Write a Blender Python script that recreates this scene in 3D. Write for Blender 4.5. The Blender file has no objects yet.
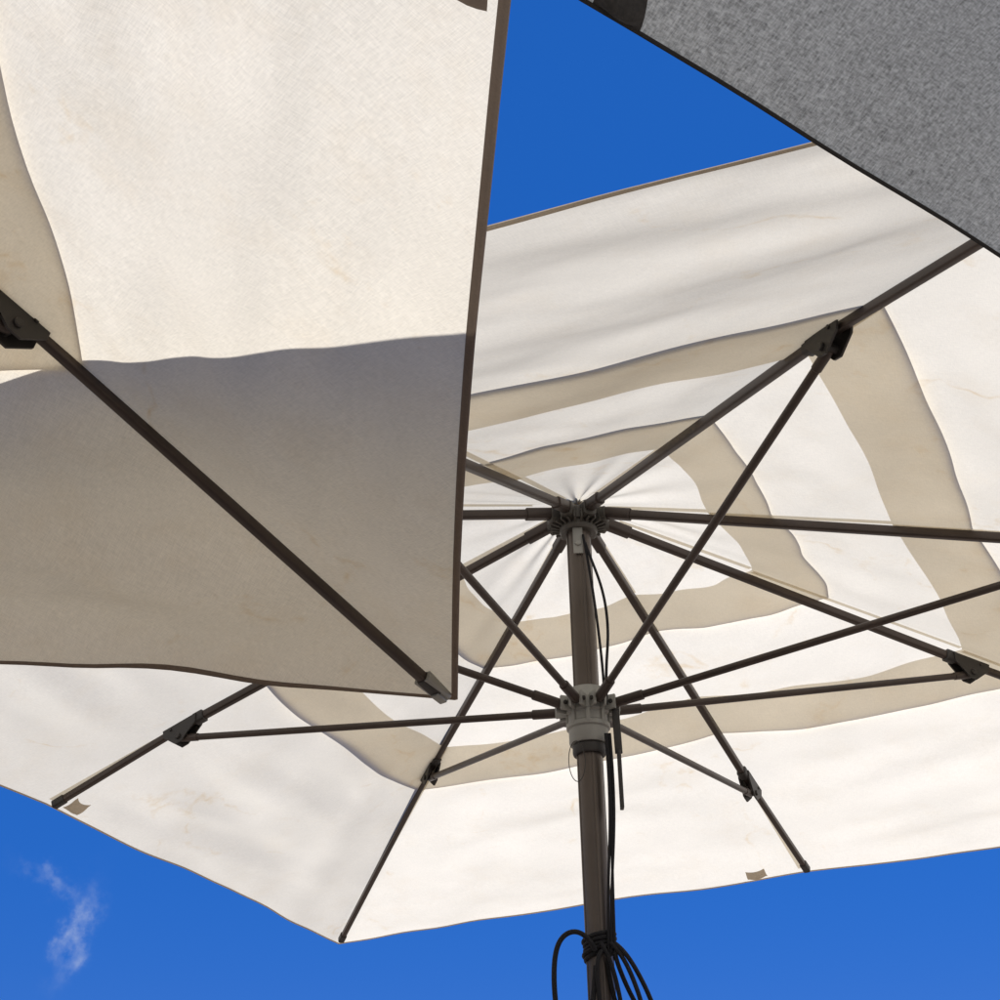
import bpy, math, random
from mathutils import Vector as V, Matrix, noise
random.seed(4)
sc=bpy.context.scene
ZC=3.1   # height of the big umbrella's crown above the paving
sc.view_settings.view_transform='Standard'; sc.view_settings.look='None'; sc.view_settings.exposure=0

# ------------------------------------------------------------ materials
def newmat(n):
    m=bpy.data.materials.new(n);m.use_nodes=True;nt=m.node_tree
    for x in list(nt.nodes): nt.nodes.remove(x)
    return m,nt,nt.nodes,nt.links
def metal(name,col,rough,met=0.0,bump=0.15,scale=60,var=0.2):
    m,nt,N,L=newmat(name)
    o=N.new('ShaderNodeOutputMaterial');b=N.new('ShaderNodeBsdfPrincipled')
    tc=N.new('ShaderNodeTexCoord');n=N.new('ShaderNodeTexNoise');n.inputs['Scale'].default_value=scale;n.inputs['Detail'].default_value=6
    n2=N.new('ShaderNodeTexNoise');n2.inputs['Scale'].default_value=9;n2.inputs['Detail'].default_value=5
    L.new(tc.outputs['Object'],n.inputs['Vector']);L.new(tc.outputs['Object'],n2.inputs['Vector'])
    r=N.new('ShaderNodeValToRGB');r.color_ramp.elements[0].position=.3;r.color_ramp.elements[1].position=.75
    r.color_ramp.elements[0].color=(*[c*(1-var) for c in col],1);r.color_ramp.elements[1].color=(*[min(1,c*(1+var*1.6)) for c in col],1)
    L.new(n2.outputs['Fac'],r.inputs['Fac']);L.new(r.outputs['Color'],b.inputs['Base Color'])
    mr=N.new('ShaderNodeMapRange');mr.inputs['To Min'].default_value=rough-.1;mr.inputs['To Max'].default_value=rough+.15
    L.new(n2.outputs['Fac'],mr.inputs['Value']);L.new(mr.outputs['Result'],b.inputs['Roughness'])
    b.inputs['Metallic'].default_value=met
    bp=N.new('ShaderNodeBump');bp.inputs['Strength'].default_value=bump;bp.inputs['Distance'].default_value=.001
    L.new(n.outputs['Fac'],bp.inputs['Height']);L.new(bp.outputs['Normal'],b.inputs['Normal'])
    L.new(b.outputs['BSDF'],o.inputs['Surface']);return m
def fabric(name,cd,ct,mixf,weave=1.0,stain=1.0,rot=0.0,fine=900,coarse=90,tint_=(.84,.68,.46)):
    m,nt,N,L=newmat(name)
    o=N.new('ShaderNodeOutputMaterial');d=N.new('ShaderNodeBsdfDiffuse');t=N.new('ShaderNodeBsdfTranslucent')
    mx=N.new('ShaderNodeMixShader');mx.inputs[0].default_value=mixf
    tc=N.new('ShaderNodeTexCoord')
    rm=N.new('ShaderNodeMapping');rm.inputs['Rotation'].default_value=(0,0,rot);L.new(tc.outputs['Object'],rm.inputs['Vector'])
    def thr(sx,sy,det):
        mp=N.new('ShaderNodeMapping');mp.inputs['Scale'].default_value=(sx,sy,10);L.new(rm.outputs['Vector'],mp.inputs['Vector'])
        n=N.new('ShaderNodeTexNoise');n.inputs['Scale'].default_value=1;n.inputs['Detail'].default_value=det;n.inputs['Roughness'].default_value=.6
        L.new(mp.outputs['Vector'],n.inputs['Vector']);return n
    a=thr(coarse,fine,1);b=thr(fine,coarse,1);c=thr(4,4,4)
    def math_(op,x,y):
        k=N.new('ShaderNodeMath');k.operation=op
        for i,q in enumerate((x,y)):
            if isinstance(q,(int,float)): k.inputs[i].default_value=q
            else: L.new(q,k.inputs[i])
        return k.outputs[0]
    w=math_('ADD',a.outputs['Fac'],b.outputs['Fac'])
    wv=math_('SUBTRACT',w,1.0); wv=math_('MULTIPLY',wv,.5*weave)
    cl=math_('SUBTRACT',c.outputs['Fac'],.5); cl=math_('MULTIPLY',cl,.20)
    tot=math_('ADD',math_('ADD',wv,cl),1.0)
    # rain-mark stains: thin tide lines and faint rust blotches
    s1=N.new('ShaderNodeTexNoise');s1.inputs['Scale'].default_value=1.9;s1.inputs['Detail'].default_value=5;s1.inputs['Distortion'].default_value=.3
    L.new(rm.outputs['Vector'],s1.inputs['Vector'])
    ab=math_('ABSOLUTE',math_('SUBTRACT',s1.outputs['Fac'],.52),0)
    line=N.new('ShaderNodeMapRange');line.inputs['From Min'].default_value=0;line.inputs['From Max'].default_value=.011;line.inputs['To Min'].default_value=1;line.inputs['To Max'].default_value=0
    L.new(ab,line.inputs['Value'])
    s2=N.new('ShaderNodeTexNoise');s2.inputs['Scale'].default_value=8;s2.inputs['Detail'].default_value=6;s2.inputs['Roughness'].default_value=.7;L.new(rm.outputs['Vector'],s2.inputs['Vector'])
    bl=N.new('ShaderNodeMapRange');bl.inputs['From Min'].default_value=.50;bl.inputs['From Max'].default_value=.78;L.new(s2.outputs['Fac'],bl.inputs['Value'])
    st=math_('MULTIPLY',line.outputs['Result'],bl.outputs['Result'])
    st=math_('MULTIPLY',math_('ADD',math_('MULTIPLY',st,.95),math_('MULTIPLY',bl.outputs['Result'],.15)),stain)
    def tint(col,node,inp):
        vm=N.new('ShaderNodeVectorMath');vm.operation='SCALE';vm.inputs[0].default_value=col
        L.new(tot,vm.inputs['Scale'])
        mc=N.new('ShaderNodeMix');mc.data_type='RGBA';mc.clamp_factor=True
        L.new(st,mc.inputs[0]);L.new(vm.outputs[0],mc.inputs[6])
        mc.inputs[7].default_value=(col[0]*tint_[0],col[1]*tint_[1],col[2]*tint_[2],1)
        L.new(mc.outputs[2],node.inputs[inp])
    tint(cd,d,'Color');tint(ct,t,'Color')
    bp=N.new('ShaderNodeBump');bp.inputs['Strength'].default_value=.3*weave;bp.inputs['Distance'].default_value=.0004
    L.new(w,bp.inputs['Height'])
    L.new(bp.outputs['Normal'],d.inputs['Normal']);L.new(bp.outputs['Normal'],t.inputs['Normal'])
    L.new(d.outputs[0],mx.inputs[1]);L.new(t.outputs[0],mx.inputs[2]);L.new(mx.outputs[0],o.inputs['Surface']);return m
M_main=fabric('cream_canvas',(.55,.475,.37),(.91,.845,.715),.63,.35,.85)
M_left=fabric('cream_canvas_near',(.44,.375,.29),(.82,.755,.635),.62,.6,1.2,.5)
M_grey=fabric('grey_canvas',(.26,.26,.255),(.30,.31,.31),.35,2.3,0,.47,800,230)
M_hem=fabric('hem_canvas',(.42,.35,.27),(.5,.42,.32),.45,.5,0)
M_heml=fabric('edge_binding',(.20,.16,.135),(.24,.195,.16),.35,.5,0)
M_hemg=fabric('dark_hem_canvas',(.07,.07,.07),(.07,.07,.07),.2,.5,0)
M_pg=fabric('grey_pocket_canvas',(.10,.10,.10),(.10,.10,.10),.25,1,0,.47,650,160)
M_brown=metal('bronze_powder_coat',(.058,.043,.036),.40,.35)
M_pole=metal('bronze_pole',(.105,.086,.072),.36,.5,.1,80,.12)
M_dark=metal('dark_plastic',(.030,.027,.025),.5)
M_grey_p=metal('grey_cast_alloy',(.30,.30,.28),.5,.3,.4,90)
M_rope=metal('black_cord',(.008,.008,.01),.8,0,.8,400)
M_conc=metal('concrete',(.3,.29,.27),.85,0,.5,30)
M_hub=metal('hub_alloy',(.085,.078,.068),.5,.3,.4,90)

# ------------------------------------------------------------ mesh helpers
def link(name,verts,faces,mat,parent,smooth=True):
    me=bpy.data.meshes.new(name);me.from_pydata([tuple(v) for v in verts],[],faces);me.update()
    if smooth:
        for p in me.polygons:p.use_smooth=True
    me.materials.append(mat);ob=bpy.data.objects.new(name,me);sc.collection.objects.link(ob);ob.parent=parent;return ob
class MB:
    def __init__(s): s.v=[];s.f=[]
    def add(s,v,f):
        o=len(s.v);s.v+=[V(x) for x in v];s.f+=[[i+o for i in q] for q in f]
    def sweep(s,pts,secs,cap=True):
        n=len(secs[0]);vs=[p for r in secs for p in r];fs=[]
        for i in range(len(secs)-1):
            for j in range(n):
                fs.append([i*n+j,i*n+(j+1)%n,(i+1)*n+(j+1)%n,(i+1)*n+j])
        if cap: fs.append(list(range(n))[::-1]);fs.append([(len(secs)-1)*n+j for j in range(n)])
        s.add(vs,fs)
    def tube(s,a,b,r,n=14,r2=None):
        a=V(a);b=V(b);d=(b-a).normalized();x=d.orthogonal().normalized();y=d.cross(x)
        r2=r if r2 is None else r2
        ring=lambda c,q:[c+x*math.cos(2*math.pi*i/n)*q+y*math.sin(2*math.pi*i/n)*q for i in range(n)]
        e=min(.0015,r*.2)
        s.sweep(None,[ring(a,r-e),ring(a+d*e,r),ring(b-d*e,r2),ring(b,r2-e)])
    def bar(s,a,b,w,h,up=V((0,0,1)),bev=.25,w2=None,h2=None):
        a=V(a);b=V(b);d=(b-a).normalized();x=d.cross(up).normalized();y=x.cross(d).normalized()
        w2=w if w2 is None else w2;h2=h if h2 is None else h2
        def ring(c,w,h):
            r=bev*min(w,h);o=[]
            for sx,sy,a0 in((1,1,0),(-1,1,90),(-1,-1,180),(1,-1,270)):
                for k in range(4):
                    t=math.radians(a0+30*k);o.append(c+x*(sx*(w/2-r)+r*math.cos(t))+y*(sy*(h/2-r)+r*math.sin(t)))
            return o
        e=.001
        s.sweep(None,[ring(a,w*.9,h*.9),ring(a+d*e,w,h),ring(b-d*e,w2,h2),ring(b,w2*.9,h2*.9)])
    def lathe(s,c,prof,n=32,ax=V((0,0,1))):
        ax=ax.normalized();x=ax.orthogonal().normalized();y=ax.cross(x)
        secs=[[V(c)+ax*z+x*math.cos(2*math.pi*i/n)*r+y*math.sin(2*math.pi*i/n)*r for i in range(n)] for r,z in prof]
        s.sweep(None,secs)
    def obj(s,name,mat,parent,auto=35):
        ob=link(name,s.v,s.f,mat,parent)
        me=ob.data
        import bmesh
        bm=bmesh.new();bm.from_mesh(me);bmesh.ops.recalc_face_normals(bm,faces=bm.faces)
        for e in bm.edges:
            if len(e.link_faces)==2 and e.calc_face_angle(0)>math.radians(auto): e.smooth=False
        bm.to_mesh(me);bm.free();return ob
def cord(name,pts,r,mat,parent):
    cu=bpy.data.curves.new(name,'CURVE');cu.dimensions='3D';cu.bevel_depth=r;cu.bevel_resolution=3;cu.resolution_u=10;cu.use_fill_caps=True
    sp=cu.splines.new('NURBS');sp.points.add(len(pts)-1);sp.order_u=4;sp.use_endpoint_u=True
    for p,q in zip(sp.points,pts):p.co=(*q,1)
    cu.materials.append(mat);ob=bpy.data.objects.new(name,cu);sc.collection.objects.link(ob);ob.parent=parent;return ob
def empty(name):
    e=bpy.data.objects.new(name,None);sc.collection.objects.link(e);return e
ORD='ABEDFGHC'   # order around the canopy

# ------------------------------------------------------------ canopy surface
class Canopy:
    """crown point, rim points (8, alternating corner/mid), bowed ribs; t 0=crown 1=rim, s across a gore"""
    def __init__(s,crown,rim,bow=.016,sag=.02,fold=.006,seed=0,sc_=1.0):
        s.c=V(crown);s.r=[V(rim[k]) for k in ORD];s.bow=bow;s.sag=sag;s.fold=fold;s.seed=seed;s.k=sc_
    def rib(s,i,t):
        p=s.c.lerp(s.r[i%8],t);p.z+=s.bow*math.sin(math.pi*min(t,1));return p
    def P(s,i,t,q,dz=0,lift=0):
        a=s.rib(i,t);b=s.rib(i+1,t);p=a.lerp(b,q)
        w=math.sin(math.pi*q)
        w2=min(1,w*1.35)
        corner_first=(i%2==0)
        u=q if corner_first else 1-q      # u=0 at the corner rib
        n1=noise.noise(V((t*8.5+u*1.6,q*.9+i*1.3,s.seed)))
        n2=noise.noise(V((t*17-u*2.2,q*1.6+i*2.3,s.seed+9)))
        n3=noise.noise(V((t*3,q*5+i*5,s.seed+20)))
        n4=noise.noise(V((t*34+q*4,q*9+i*9,s.seed+31)))
        tt=min(1,t*1.6)
        p.z+=s.k*w2*(-s.sag*t*(1-.5*t)*1.3+tt*(s.fold*1.5*n1+s.fold*.85*n2+s.fold*.45*n3+s.fold*.12*n4))+dz+lift*w2
        # tight pull-creases fanning out of the corners
        if t>.55: p.z+=s.k*.0018*((t-.55)/.45)*math.sin(min(u,.5)*2*math.pi)*math.sin(u*34+t*3+i)
        if t<.32: p.z+=s.k*.0045*w2*(1-t/.32)*math.sin(q*math.pi*5+i)
        return p
    def sheet(s,name,mat,parent,t0,t1,nt=60,ns=28,dz=0,lift0=0,lift1=0,e0=0,e1=0,thick=0):
        vs=[];fs=[]
        for i in range(8):
            o=len(vs)
            for a in range(nt+1):
                for b in range(ns+1):
                    q=b/ns;w=math.sin(math.pi*q)
                    A=t0+e0*w+ (.012*noise.noise(V((q*3,i*3.1,s.seed+50)))*w if e0 else 0)
                    B=t1+e1*w+ (.012*noise.noise(V((q*3,i*3.1,s.seed+70)))*w if e1>0 else 0)
                    f=a/nt;t=A+(B-A)*f
                    vs.append(s.P(i,t,q,dz,lift0+(lift1-lift0)*f*f))
            for a in range(nt):
                for b in range(ns):
                    x=o+a*(ns+1)+b;fs.append((x,x+1,x+ns+2,x+ns+1))
        ob=link(name,vs,fs,mat,parent)
        import bmesh
        bm=bmesh.new();bm.from_mesh(ob.data);bmesh.ops.remove_doubles(bm,verts=bm.verts,dist=.0002);bm.to_mesh(ob.data);bm.free()
        for p in ob.data.polygons:p.use_smooth=True
        return ob
    def hem(s,name,mat,parent,w,t1=1.0,e1=-.012,dz=-.003,lift=0,ns=40):
        vs=[];fs=[]
        for i in range(8):
            L=((s.r[i]+s.r[(i+1)%8])/2-s.c).length;o=len(vs)
            for b in range(ns+1):
                q=b/ns;B=t1+e1*math.sin(math.pi*q)+(.012*noise.noise(V((q*3,i*3.1,s.seed+70)))*math.sin(math.pi*q) if e1>0 else 0)
                for k in range(3):
                    vs.append(s.P(i,B+.0006-(w/L)*k/2,q,dz-(.0015 if k==1 else 0)+(.004 if k==0 else 0),lift))
            for b in range(ns):
                for k in range(2):
                    x=o+b*3+k;fs.append((x,x+1,x+4,x+3))
        return link(name,vs,fs,mat,parent)
    def seams(s,name,mat,parent,w,spans,nt=40):
        vs=[];fs=[]
        for ta,tb,dz in spans:
          for i in range(8):
            for side in(0,1):
                o=len(vs)
                for a in range(nt+1):
                    t=ta+(tb-ta)*a/nt
                    g=i if side==0 else (i-1)%8
                    Lg=(s.rib(g,t)-s.rib(g+1,t)).length;dq=min(.5,w/Lg)
                    for k in range(3):
                        q=dq*k/2; q=q if side==0 else 1-q
                        vs.append(s.P(g,t,q,dz))
                for a in range(nt):
                    for k in range(2):
                        x=o+a*3+k;fs.append((x,x+1,x+4,x+3))
        return link(name,vs,fs,mat,parent)

def pocket(mb,cn,i,q,w,d,t=.985,dz=-.006):
    """little stitched fabric pocket/tab hanging under the rim"""
    L=(cn.rib(i,1)-cn.rib(i+1,1)).length;R=(cn.rib(i,1)-cn.c).length
    dq=w/L/2;n=12;vs=[];fs=[]
    for a in range(6):
        for b in range(n+1):
            u=b/n*2-1
            tt=t-(d/R)*a/5*(1-.22*(1-u*u))
            p=cn.P(i,tt,q+dq*u*(1-.05*a/5),dz-.012*math.sin(math.pi*min(1,a/4))*(1-u*u*.7))
            vs.append(p)
    for a in range(5):
        for b in range(n):
            x=a*(n+1)+b;fs.append((x,x+1,x+n+2,x+n+1))
    mb.add(vs,fs)

def frame(par,crown,tips,joints,runner_z,k=1.0,pole_bottom=.06,rib_w=.018,rib_h=.020,strut_r=.0082):
    """hub, ribs, struts, brackets, runner and pole of one parasol; world coordinates"""
    crown=V(crown);ribs=MB();st=MB();br=MB();plast=MB();hub=MB();run=MB();pole=MB()
    cx,cy,cz=crown
    for key in ORD:
        tp=V(tips[key]);jt=V(joints[key])
        flat=V((tp.x-cx,tp.y-cy,0)).normalized()
        a=crown+flat*.058*k+V((0,0,-.006*k))
        side=flat.cross(V((0,0,1)))
        ribs.bar(a,jt,rib_w,rib_h)
        d=(tp-jt).normalized()
        ribs.bar(jt-d*.03,tp,rib_w*.86,rib_h*.86)
        dr=(jt-a).normalized()
        ribs.bar(a-dr*.012,a+dr*.075*k,rib_w*1.35,rib_h*1.3)
        e=jt-V((0,0,.030*k))+flat*.004
        rp=V((cx,cy,runner_z))+flat*.060*k
        ds=(rp-e).normalized()
        for sg in(-1,1):
            o=side*sg*(rib_w*.5+.003)
            ch=[jt-dr*.045+V((0,0,.008)),jt+d*.055+V((0,0,.008)),jt+d*.05-V((0,0,.012)),e-V((0,0,.016))+d*.008,e-V((0,0,.016))-d*.012,jt-dr*.045-V((0,0,.012))]
            th=side*sg*.004
            vs=[p+o for p in ch]+[p+o+th for p in ch];n=len(ch)
            br.add(vs,[list(range(n))[::-1],list(range(n,2*n))]+[[j,(j+1)%n,(j+1)%n+n,j+n] for j in range(n)])
        br.bar(jt-dr*.062,jt-dr*.035,rib_w*1.45,rib_h*1.4)
        plast.tube(e-side*(rib_w*.5+.012),e+side*(rib_w*.5+.012),.0075*k)
        plast.tube(jt-side*(rib_w*.5+.010)+d*.03,jt+side*(rib_w*.5+.010)+d*.03,.004*k)
        st.tube(rp,e,strut_r*k)
        st.tube(e,e+ds*.05,strut_r*1.2*k); st.tube(rp-ds*.07,rp,strut_r*1.35*k)
        plast.bar(tp-d*.030,tp+d*.006,rib_w*1.12,rib_h*1.05)
        hub.bar(crown+flat*.03*k+V((0,0,-.012*k)),crown+flat*.072*k+V((0,0,-.013*k)),.030*k,.034*k,bev=.2)
        z=V((cx,cy,runner_z))
        for sg in(-1,1):
            run.bar(z+flat*.034*k+side*sg*.012*k,z+flat*.070*k+side*sg*.012*k,.006*k,.032*k,bev=.2)
        plast.tube(z+flat*.060*k-side*.019*k,z+flat*.060*k+side*.019*k,.005*k)
    hub.lathe(crown,[(.02*k,-.048*k),(.040*k,-.048*k),(.044*k,-.042*k),(.044*k,-.03*k),(.050*k,-.028*k),(.052*k,-.002*k),(.048*k,.002*k),(.02*k,.003*k)],40)
    for j in range(24):
        a=2*math.pi*j/24;f=V((math.cos(a),math.sin(a),0))
        hub.bar(crown+f*.042*k+V((0,0,-.026*k)),crown+f*.062*k+V((0,0,-.022*k)),.004*k,.024*k,bev=.1)
    rz=V((cx,cy,runner_z))
    run.lathe(rz,[(.031*k,-.085*k),(.040*k,-.085*k),(.0425*k,-.080*k),(.0425*k,-.052*k),(.047*k,-.049*k),(.047*k,-.040*k),(.043*k,-.036*k),(.043*k,-.018*k),(.048*k,-.014*k),(.048*k,.012*k),(.044*k,.017*k),(.040*k,.040*k),(.031*k,.042*k)],40)
    for j in range(8):
        a=2*math.pi*(j+.5)/8;f=V((math.cos(a),math.sin(a),0))
        run.bar(rz+f*.040*k+V((0,0,-.03*k)),rz+f*.0475*k+V((0,0,-.03*k)),.010*k,.034*k,bev=.2)
    plast.lathe(rz,[(.0285*k,-.108*k),(.034*k,-.108*k),(.036*k,-.104*k),(.036*k,-.088*k),(.0285*k,-.086*k)],32)
    pole.lathe((cx,cy,0),[(.0265*k,pole_bottom),(.0265*k,cz-.03*k)],36)
    for a in(0,math.pi/2,math.pi,1.5*math.pi):     # extrusion ridges of the pole profile
        f=V((math.cos(a+2.2),math.sin(a+2.2),0))
        pole.bar(V((cx,cy,pole_bottom))+f*.026*k,V((cx,cy,cz-.05*k))+f*.026*k,.006*k,.005*k,up=f,bev=.3)
    fin=MB();fin.lathe(crown+V((0,0,.045*k)),[(.022*k,0),(.022*k,.006),(.014*k,.012),(.012*k,.03),(.018*k,.042),(.012*k,.056),(.002,.060)],28)
    base=MB();base.bar((cx-.30,cy,.035),(cx+.30,cy,.035),.6,.07,bev=.3)
    sl=MB();sl.lathe((cx,cy,.07),[(.045,0),(.045,.008),(.034,.01),(.034,.30),(.0275,.302)],32)
    for j in range(4):
        f=V((math.cos(j*math.pi/2+.78),math.sin(j*math.pi/2+.78),0));sl.bar(V((cx,cy,.085))+f*.03,V((cx,cy,.085))+f*.11,.008,.03,bev=.1)
    ribs.obj('ribs',M_brown,par);st.obj('struts',M_brown,par);br.obj('brackets',M_dark,par);plast.obj('bolts_and_caps',M_dark,par)
    hub.obj('crown_hub',M_hub,par);run.obj('runner',M_grey_p,par);pole.obj('pole',M_pole,par)
    fin.obj('finial',M_dark,par);base.obj('base_slab',M_conc,par);sl.obj('base_sleeve',M_dark,par)

def up(d,dz=0): return {k:(x,y,z+ZC+dz) for k,(x,y,z) in d.items()}
def canopy_set(par,cn,mat,k=1.0,hemw=.016,b=(.465,.57,.205,.30),hm=None):
    cn.sheet('canopy_outer_tier',mat,par,b[0],1.0,90,40,0,0,0,e0=.012,e1=-.010)
    cn.sheet('canopy_middle_tier',mat,par,b[2],b[1],50,34,.008*k,.004*k,.008*k,e0=.012,e1=.016)
    cn.sheet('canopy_cap',mat,par,0.001,b[3],36,34,.016*k,.004*k,.010*k,e1=.014)
    cn.hem('rim_hem',hm or M_hem,par,hemw,1.0,-.010)
    cn.hem('middle_tier_hem',M_hem,par,.006,b[1],.016,.0055*k,.008*k)
    cn.hem('cap_hem',M_hem,par,.006,b[3],.014,.0135*k,.010*k)
    cn.seams('rib_seams',mat,par,.008*k,((.05,b[2],.013*k),(b[2]+.002,b[0],.005*k),(b[0]+.002,.985,-.003)))

# ============================================================ big umbrella
main=empty('patio_umbrella')
rim=up(dict(A=(-1.530,1.548,-.500),B=(.05,1.560,-.472),E=(1.530,1.540,-.49),D=(1.51,.0,-.47),F=(1.53,-1.500,-.465),G=(0,-1.590,-.458),H=(-1.53,-1.74,-.475),C=(-1.478,0,-.466)))  # hidden corner H and rim G pushed out to shade the near umbrella
cn=Canopy((0,0,ZC+.002),rim,.010,.016,.0120,3)
canopy_set(main,cn,M_main,1.0,.009)
tips=up(dict(A=(-1.484,1.49,-.503),B=(.071,1.512,-.478),E=(1.49,1.50,-.498),D=(1.45,0,-.472),F=(1.49,-1.465,-.475),G=(0,-1.53,-.468),H=(-1.48,-1.67,-.478),C=(-1.450,.012,-.470)))
jts=up(dict(A=(-.796,.797,-.243),B=(.043,1.085,-.339),E=(.712,.748,-.241),D=(1.07,.0,-.339),F=(.765,-.787,-.239),G=(0,-1.08,-.330),H=(-.76,-.85,-.241),C=(-1.060,-.008,-.339)))
frame(main,(0,0,ZC-.012),tips,jts,ZC-.485)
tb=MB()
pocket(tb,cn,0,.915,.062,.055);pocket(tb,cn,7,.05,.06,.05);pocket(tb,cn,3,.9,.06,.05)
tb.obj('rim_pockets',M_hem,main,80)

# cords on the pole: R = sideways, T = towards the seats
R=V((.905,.4257,0)).normalized();T=V((.416,-.909,0)).normalized()
def pp(r,t,z): return V((0,0,ZC+z))+R*r+T*t
cord('lift_cord',[pp(.012,.035,-.10),pp(.02,.045,-.14),pp(.040,.05,-.20),pp(.052,.05,-.28),pp(.050,.052,-.36),pp(.040,.055,-.42),pp(.038,.058,-.50)],.0032,M_rope,main)
cord('lift_cord_b',[pp(.008,.036,-.08),pp(.022,.04,-.2),pp(.030,.05,-.32),pp(.036,.055,-.44),pp(.034,.055,-.50)],.0030,M_rope,main)
for j,(a,b) in enumerate(((.036,.030),(.042,.024),(.033,.018))):
    cord('tail_cord',[pp(a,.045,-.56),pp(a+.004,.04,-.68),pp(a-.003,.036,-.8),pp(b,.034,-.92),pp(b-.002,.034,-1.02)],.0030,M_rope,main)
pts=[]
for j in range(61):
    a=j/60*2*math.pi*5;rr=.0315+.002*math.sin(a*.37)
    pts.append(pp(rr*math.cos(a),rr*math.sin(a),-.975-.045*j/60+.006*math.sin(a+1)))
cord('cord_wraps',pts,.0046,M_rope,main)
def loop(r0,t0,w,drop,lean,ph):
    P=[pp(r0,t0,-.995)]
    for j in range(1,10):
        a=j/10*math.pi*2
        P.append(pp(r0+lean*(1-math.cos(a))/2+w*math.sin(a)*.5,t0+.012*math.sin(a+ph),-.995-drop*(1-math.cos(a))/2))
    P.append(pp(r0+.004,t0,-1.01));return P
cord('cord_loop_a',[pp(-.01,.036,-1.01),pp(-.03,.05,-.97),pp(-.08,.05,-.97),pp(-.098,.045,-1.04),pp(-.092,.045,-1.16),pp(-.06,.045,-1.22),pp(-.03,.045,-1.2),pp(-.012,.04,-1.04)],.0052,M_rope,main)
cord('cord_loop_b',loop(.02,.036,.05,.22,.055,0),.0046,M_rope,main)
cord('cord_loop_c',loop(.028,.034,.035,.17,.075,1),.0046,M_rope,main)
cord('cord_loop_d',loop(.0,.038,.045,.26,.03,2),.0044,M_rope,main)
s=MB();s.bar(pp(.058,.03,-.50),pp(.060,.03,-.60),.004,.016,up=R);s.bar(pp(.060,.03,-.595),pp(.060,.03,-.72),.008,.022,up=T);s.obj('crank_strap',M_dark,main)
s=MB();s.bar(pp(-.004,.032,-.055),pp(-.004,.032,-.125),.022,.004,up=T,bev=.45);s.tube(pp(-.004,.030,-.10),pp(-.004,.040,-.10),.007);s.obj('pulley_plate',M_grey_p,main)
cord('split_pin',[pp(-.03+.018*math.cos(a),.045+.004*math.sin(a),-.62+.045*math.sin(a)) for a in [j/12*2*math.pi for j in range(13)]],.0009,M_dark,main)

# ============================================================ near umbrella (left)
left=empty('patio_umbrella.001')
CP=V((1.1474,-2.9415,-1.7094));K=.77;GR=1.2
def sL(p): return CP+(V(p)-CP)*K
cr=sL((-.64,-2.485,.084));rE=sL((-.104,-.423,-.594));rF=sL((1.37,-3.14,-.478));rA=sL((-2.72,-1.90,-.360))
cr=rE+(cr-rE)*GR;rF=rE+(rF-rE)*GR;rA=rE+(rA-rE)*GR;rH=rA+rF-rE
m=lambda a,b:(a+b)/2
rimL=dict(A=rA,B=m(rA,rE),E=rE,D=m(rE,rF),F=rF,G=m(rF,rH),H=rH,C=m(rH,rA))
rimL=up({k:tuple(v) for k,v in rimL.items()})
crL=cr+V((0,0,ZC))
cl=Canopy(crL+V((0,0,.005)),rimL,.008,.022,.021,12,.9)
canopy_set(left,cl,M_left,.85,.012,(.554,.642,.30,.39),M_heml)
tipsL={};jtsL={}
for k in ORD:
    i=ORD.index(k);corner=k in 'AEFH'
    tipsL[k]=cl.rib(i,.975 if corner else .965)+V((0,0,-.014))
    jtsL[k]=cl.rib(i,.588 if corner else .75)+V((0,0,-.022))
jE=sL((-.375,-1.455,-.245))+V((0,0,ZC));jtsL['E']=jE
frame(left,crL+V((0,0,-.012)),tipsL,jtsL,crL.z-.45,.9,rib_w=.018,rib_h=.018)
tb=MB();pocket(tb,cl,2,.928,.040,.060,dz=-.006);tb.obj('rim_pockets',M_heml,left,80)
s=MB();d=(tipsL['E']-jtsL['E']).normalized();tE=tipsL['E']
s.bar(tE-d*.030,tE+d*.024,.030,.018,bev=.3,w2=.024,h2=.012);s.bar(tE-d*.002-V((0,0,.010)),tE+d*.02-V((0,0,.008)),.014,.006)
s.obj('corner_shoe',M_grey_p,left)

# ============================================================ grey umbrella overhead right
grey=empty('patio_umbrella.002')
dd=V((.453,.891,0)).normalized();nn=V((.891,-.453,0)).normalized()
rc=V((.939,-2.356,ZC-1.05))-dd*.55-nn*.012; hs=1.25
crG=rc+nn*hs+V((0,0,.40))
cor=lambda a,b:rc+nn*(hs+a*hs)+dd*b*hs
rimG=dict(A=cor(-1,1),B=cor(0,1),E=cor(1,1),D=cor(1,0),F=cor(1,-1),G=cor(0,-1),H=cor(-1,-1),C=cor(-1,0))
cg=Canopy(crG+V((0,0,.005)),rimG,.02,.008,.005,31,.8)
canopy_set(grey,cg,M_grey,.85,.004,hm=M_hemg)
tG={};jG={}
for k in ORD:
    i=ORD.index(k);corner=k in 'AEFH'
    tG[k]=cg.rib(i,.975)+V((0,0,-.014));jG[k]=cg.rib(i,.505 if corner else .70)+V((0,0,-.028))
frame(grey,crG+V((0,0,-.012)),tG,jG,crG.z-.42,.9)
tb=MB();pocket(tb,cg,7,.462,.036,.024,t=.988,dz=-.003);tb.obj('rim_pockets',M_pg,grey,80)

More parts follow.
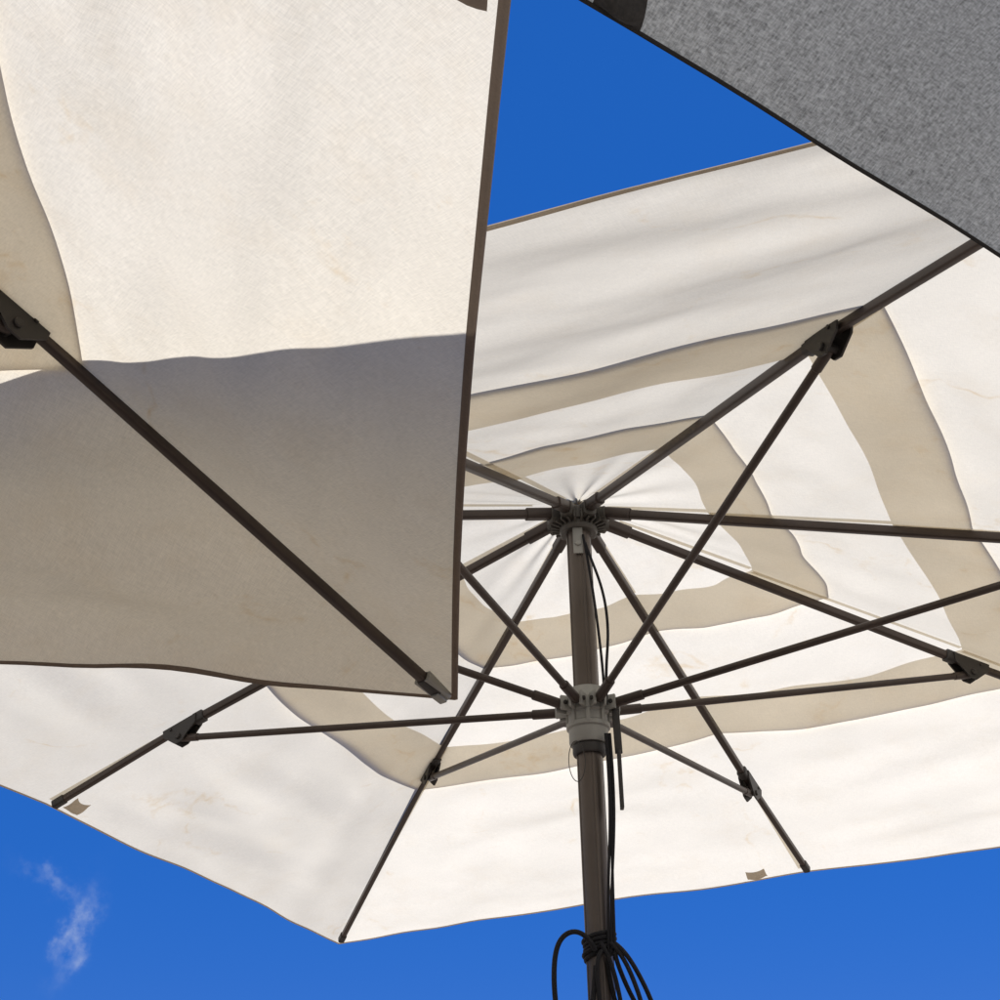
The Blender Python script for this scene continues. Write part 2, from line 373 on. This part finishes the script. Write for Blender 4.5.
# ============================================================ paving
m_,nt,N,L=newmat('stone_paving')
o=N.new('ShaderNodeOutputMaterial');b=N.new('ShaderNodeBsdfPrincipled');b.inputs['Roughness'].default_value=.85
tc=N.new('ShaderNodeTexCoord');bk=N.new('ShaderNodeTexBrick');bk.inputs['Scale'].default_value=1.6;bk.inputs['Mortar Size'].default_value=.008
bk.inputs['Color1'].default_value=(.30,.24,.18,1);bk.inputs['Color2'].default_value=(.25,.20,.155,1);bk.inputs['Mortar'].default_value=(.13,.11,.09,1)
L.new(tc.outputs['Object'],bk.inputs['Vector']);L.new(bk.outputs['Color'],b.inputs['Base Color']);L.new(b.outputs[0],o.inputs[0])
link('paving',[(-3000,-3000,0),(3000,-3000,0),(3000,3000,0),(-3000,3000,0)],[(0,1,2,3)],m_,None,False)

# ============================================================ light
sd=V((.22,.76,1)).normalized()
el=math.asin(sd.z);az=math.atan2(sd.x,sd.y)
sun=bpy.data.lights.new('sun','SUN');sun.energy=5.0;sun.angle=math.radians(.53);sun.color=(1,.985,.965)
so=bpy.data.objects.new('sun',sun);sc.collection.objects.link(so);so.rotation_euler=sd.to_track_quat('Z','Y').to_euler();so.location=(0,0,20)
w=bpy.data.worlds.new('World');sc.world=w;w.use_nodes=True;nt=w.node_tree;N=nt.nodes;L=nt.links
for x in list(N):N.remove(x)
out=N.new('ShaderNodeOutputWorld');bg=N.new('ShaderNodeBackground');bg.inputs['Strength'].default_value=.10
sky=N.new('ShaderNodeTexSky');sky.sky_type='NISHITA';sky.sun_disc=False;sky.sun_elevation=el;sky.sun_rotation=az
sky.air_density=.6;sky.dust_density=0;sky.ozone_density=6.0;sky.altitude=1500
gm=N.new('ShaderNodeGamma');gm.inputs['Gamma'].default_value=.27;L.new(sky.outputs[0],gm.inputs['Color'])
tn=N.new('ShaderNodeVectorMath');tn.operation='MULTIPLY';L.new(gm.outputs[0],tn.inputs[0]);tn.inputs[1].default_value=(.17,1.17,3.9)
CR=V((.90463,.4257,-.02047));CD=V((-.2224,.43054,-.87474));CF=V((-.36356,.79587,.48416))
tc=N.new('ShaderNodeTexCoord')
def mth(op,x,y=0,z=None):
    k=N.new('ShaderNodeMath');k.operation=op
    for i,q in enumerate((x,y) if z is None else (x,y,z)):
        if isinstance(q,(int,float)):k.inputs[i].default_value=q
        else:L.new(q,k.inputs[i])
    return k.outputs[0]
def cmix(f,a,col):
    k=N.new('ShaderNodeMix');k.data_type='RGBA';k.clamp_factor=True;L.new(f,k.inputs[0]);L.new(a,k.inputs[6]);k.inputs[7].default_value=(*col,1);return k.outputs[2]
# pale south sky and milky horizon, added out of view for less blue fill
sp=N.new('ShaderNodeSeparateXYZ');L.new(tc.outputs['Generated'],sp.inputs[0])
mr=N.new('ShaderNodeMapRange');mr.interpolation_type='SMOOTHSTEP';mr.inputs['From Min'].default_value=-.25;mr.inputs['From Max'].default_value=.55;mr.inputs['To Min'].default_value=.88;mr.inputs['To Max'].default_value=0
L.new(sp.outputs['Y'],mr.inputs['Value'])
skyc=cmix(mr.outputs['Result'],tn.outputs[0],(1.5,1.75,2.1))
hz=mth('EXPONENT',mth('MULTIPLY',mth('MAXIMUM',sp.outputs['Z'],0),-16))
skyc=cmix(mth('MULTIPLY',hz,.9),skyc,(4.2,4.7,5.4))
# wisp of cirrus low in the north-west sky
nz=N.new('ShaderNodeTexNoise');nz.inputs['Scale'].default_value=42;nz.inputs['Detail'].default_value=7;nz.inputs['Roughness'].default_value=.62
L.new(tc.outputs['Generated'],nz.inputs['Vector'])
off=N.new('ShaderNodeVectorMath');off.operation='SUBTRACT';L.new(nz.outputs['Color'],off.inputs[0]);off.inputs[1].default_value=(.5,.5,.5)
of2=N.new('ShaderNodeVectorMath');of2.operation='SCALE';L.new(off.outputs[0],of2.inputs[0]);of2.inputs['Scale'].default_value=.042
wv=N.new('ShaderNodeVectorMath');wv.operation='ADD';L.new(tc.outputs['Generated'],wv.inputs[0]);L.new(of2.outputs[0],wv.inputs[1])
def streak(dv,ax,la,lb,amp):
    dv=V(dv).normalized();ax=V(ax);ax=(ax-dv*ax.dot(dv)).normalized();bx=dv.cross(ax)
    def dot(v):
        k=N.new('ShaderNodeVectorMath');k.operation='DOT_PRODUCT';L.new(wv.outputs[0],k.inputs[0]);k.inputs[1].default_value=v;return k.outputs['Value']
    a=mth('DIVIDE',dot(ax),la);b_=mth('DIVIDE',dot(bx),lb)
    r=mth('ADD',mth('MULTIPLY',a,a),mth('MULTIPLY',b_,b_))
    front=mth('GREATER_THAN',dot(dv),.5)
    return mth('MULTIPLY',mth('MULTIPLY',mth('EXPONENT',mth('MULTIPLY',r,-1)),amp),front)
c1=CF+CR*(-424/1548)+CD*(428/1548);c2=CF+CR*(-448/1548)+CD*(382/1548)
g=mth('ADD',streak(c1,CR*-25+CD*60,.020,.0055,.7),streak(c2,CR*60+CD*35,.018,.0045,.35))
nz2=N.new('ShaderNodeTexNoise');nz2.inputs['Scale'].default_value=95;nz2.inputs['Detail'].default_value=6;L.new(tc.outputs['Generated'],nz2.inputs['Vector'])
g=mth('MULTIPLY',g,mth('MULTIPLY',mth('SUBTRACT',nz2.outputs['Fac'],.30),1.9))
skyc=cmix(g,skyc,(5.8,6.6,8.0))
L.new(skyc,bg.inputs['Color']);L.new(bg.outputs[0],out.inputs[0])

# ============================================================ camera
cam=bpy.data.cameras.new('camera');cam.sensor_width=36;cam.sensor_fit='HORIZONTAL';cam.lens=1548.05/1000*36;cam.clip_start=.05;cam.clip_end=8000
co=bpy.data.objects.new('camera',cam);sc.collection.objects.link(co)
u=-CD;bk_=-CF
co.matrix_world=Matrix(((CR.x,u.x,bk_.x,1.1474),(CR.y,u.y,bk_.y,-2.9415),(CR.z,u.z,bk_.z,ZC-1.7094),(0,0,0,1)))
sc.camera=co
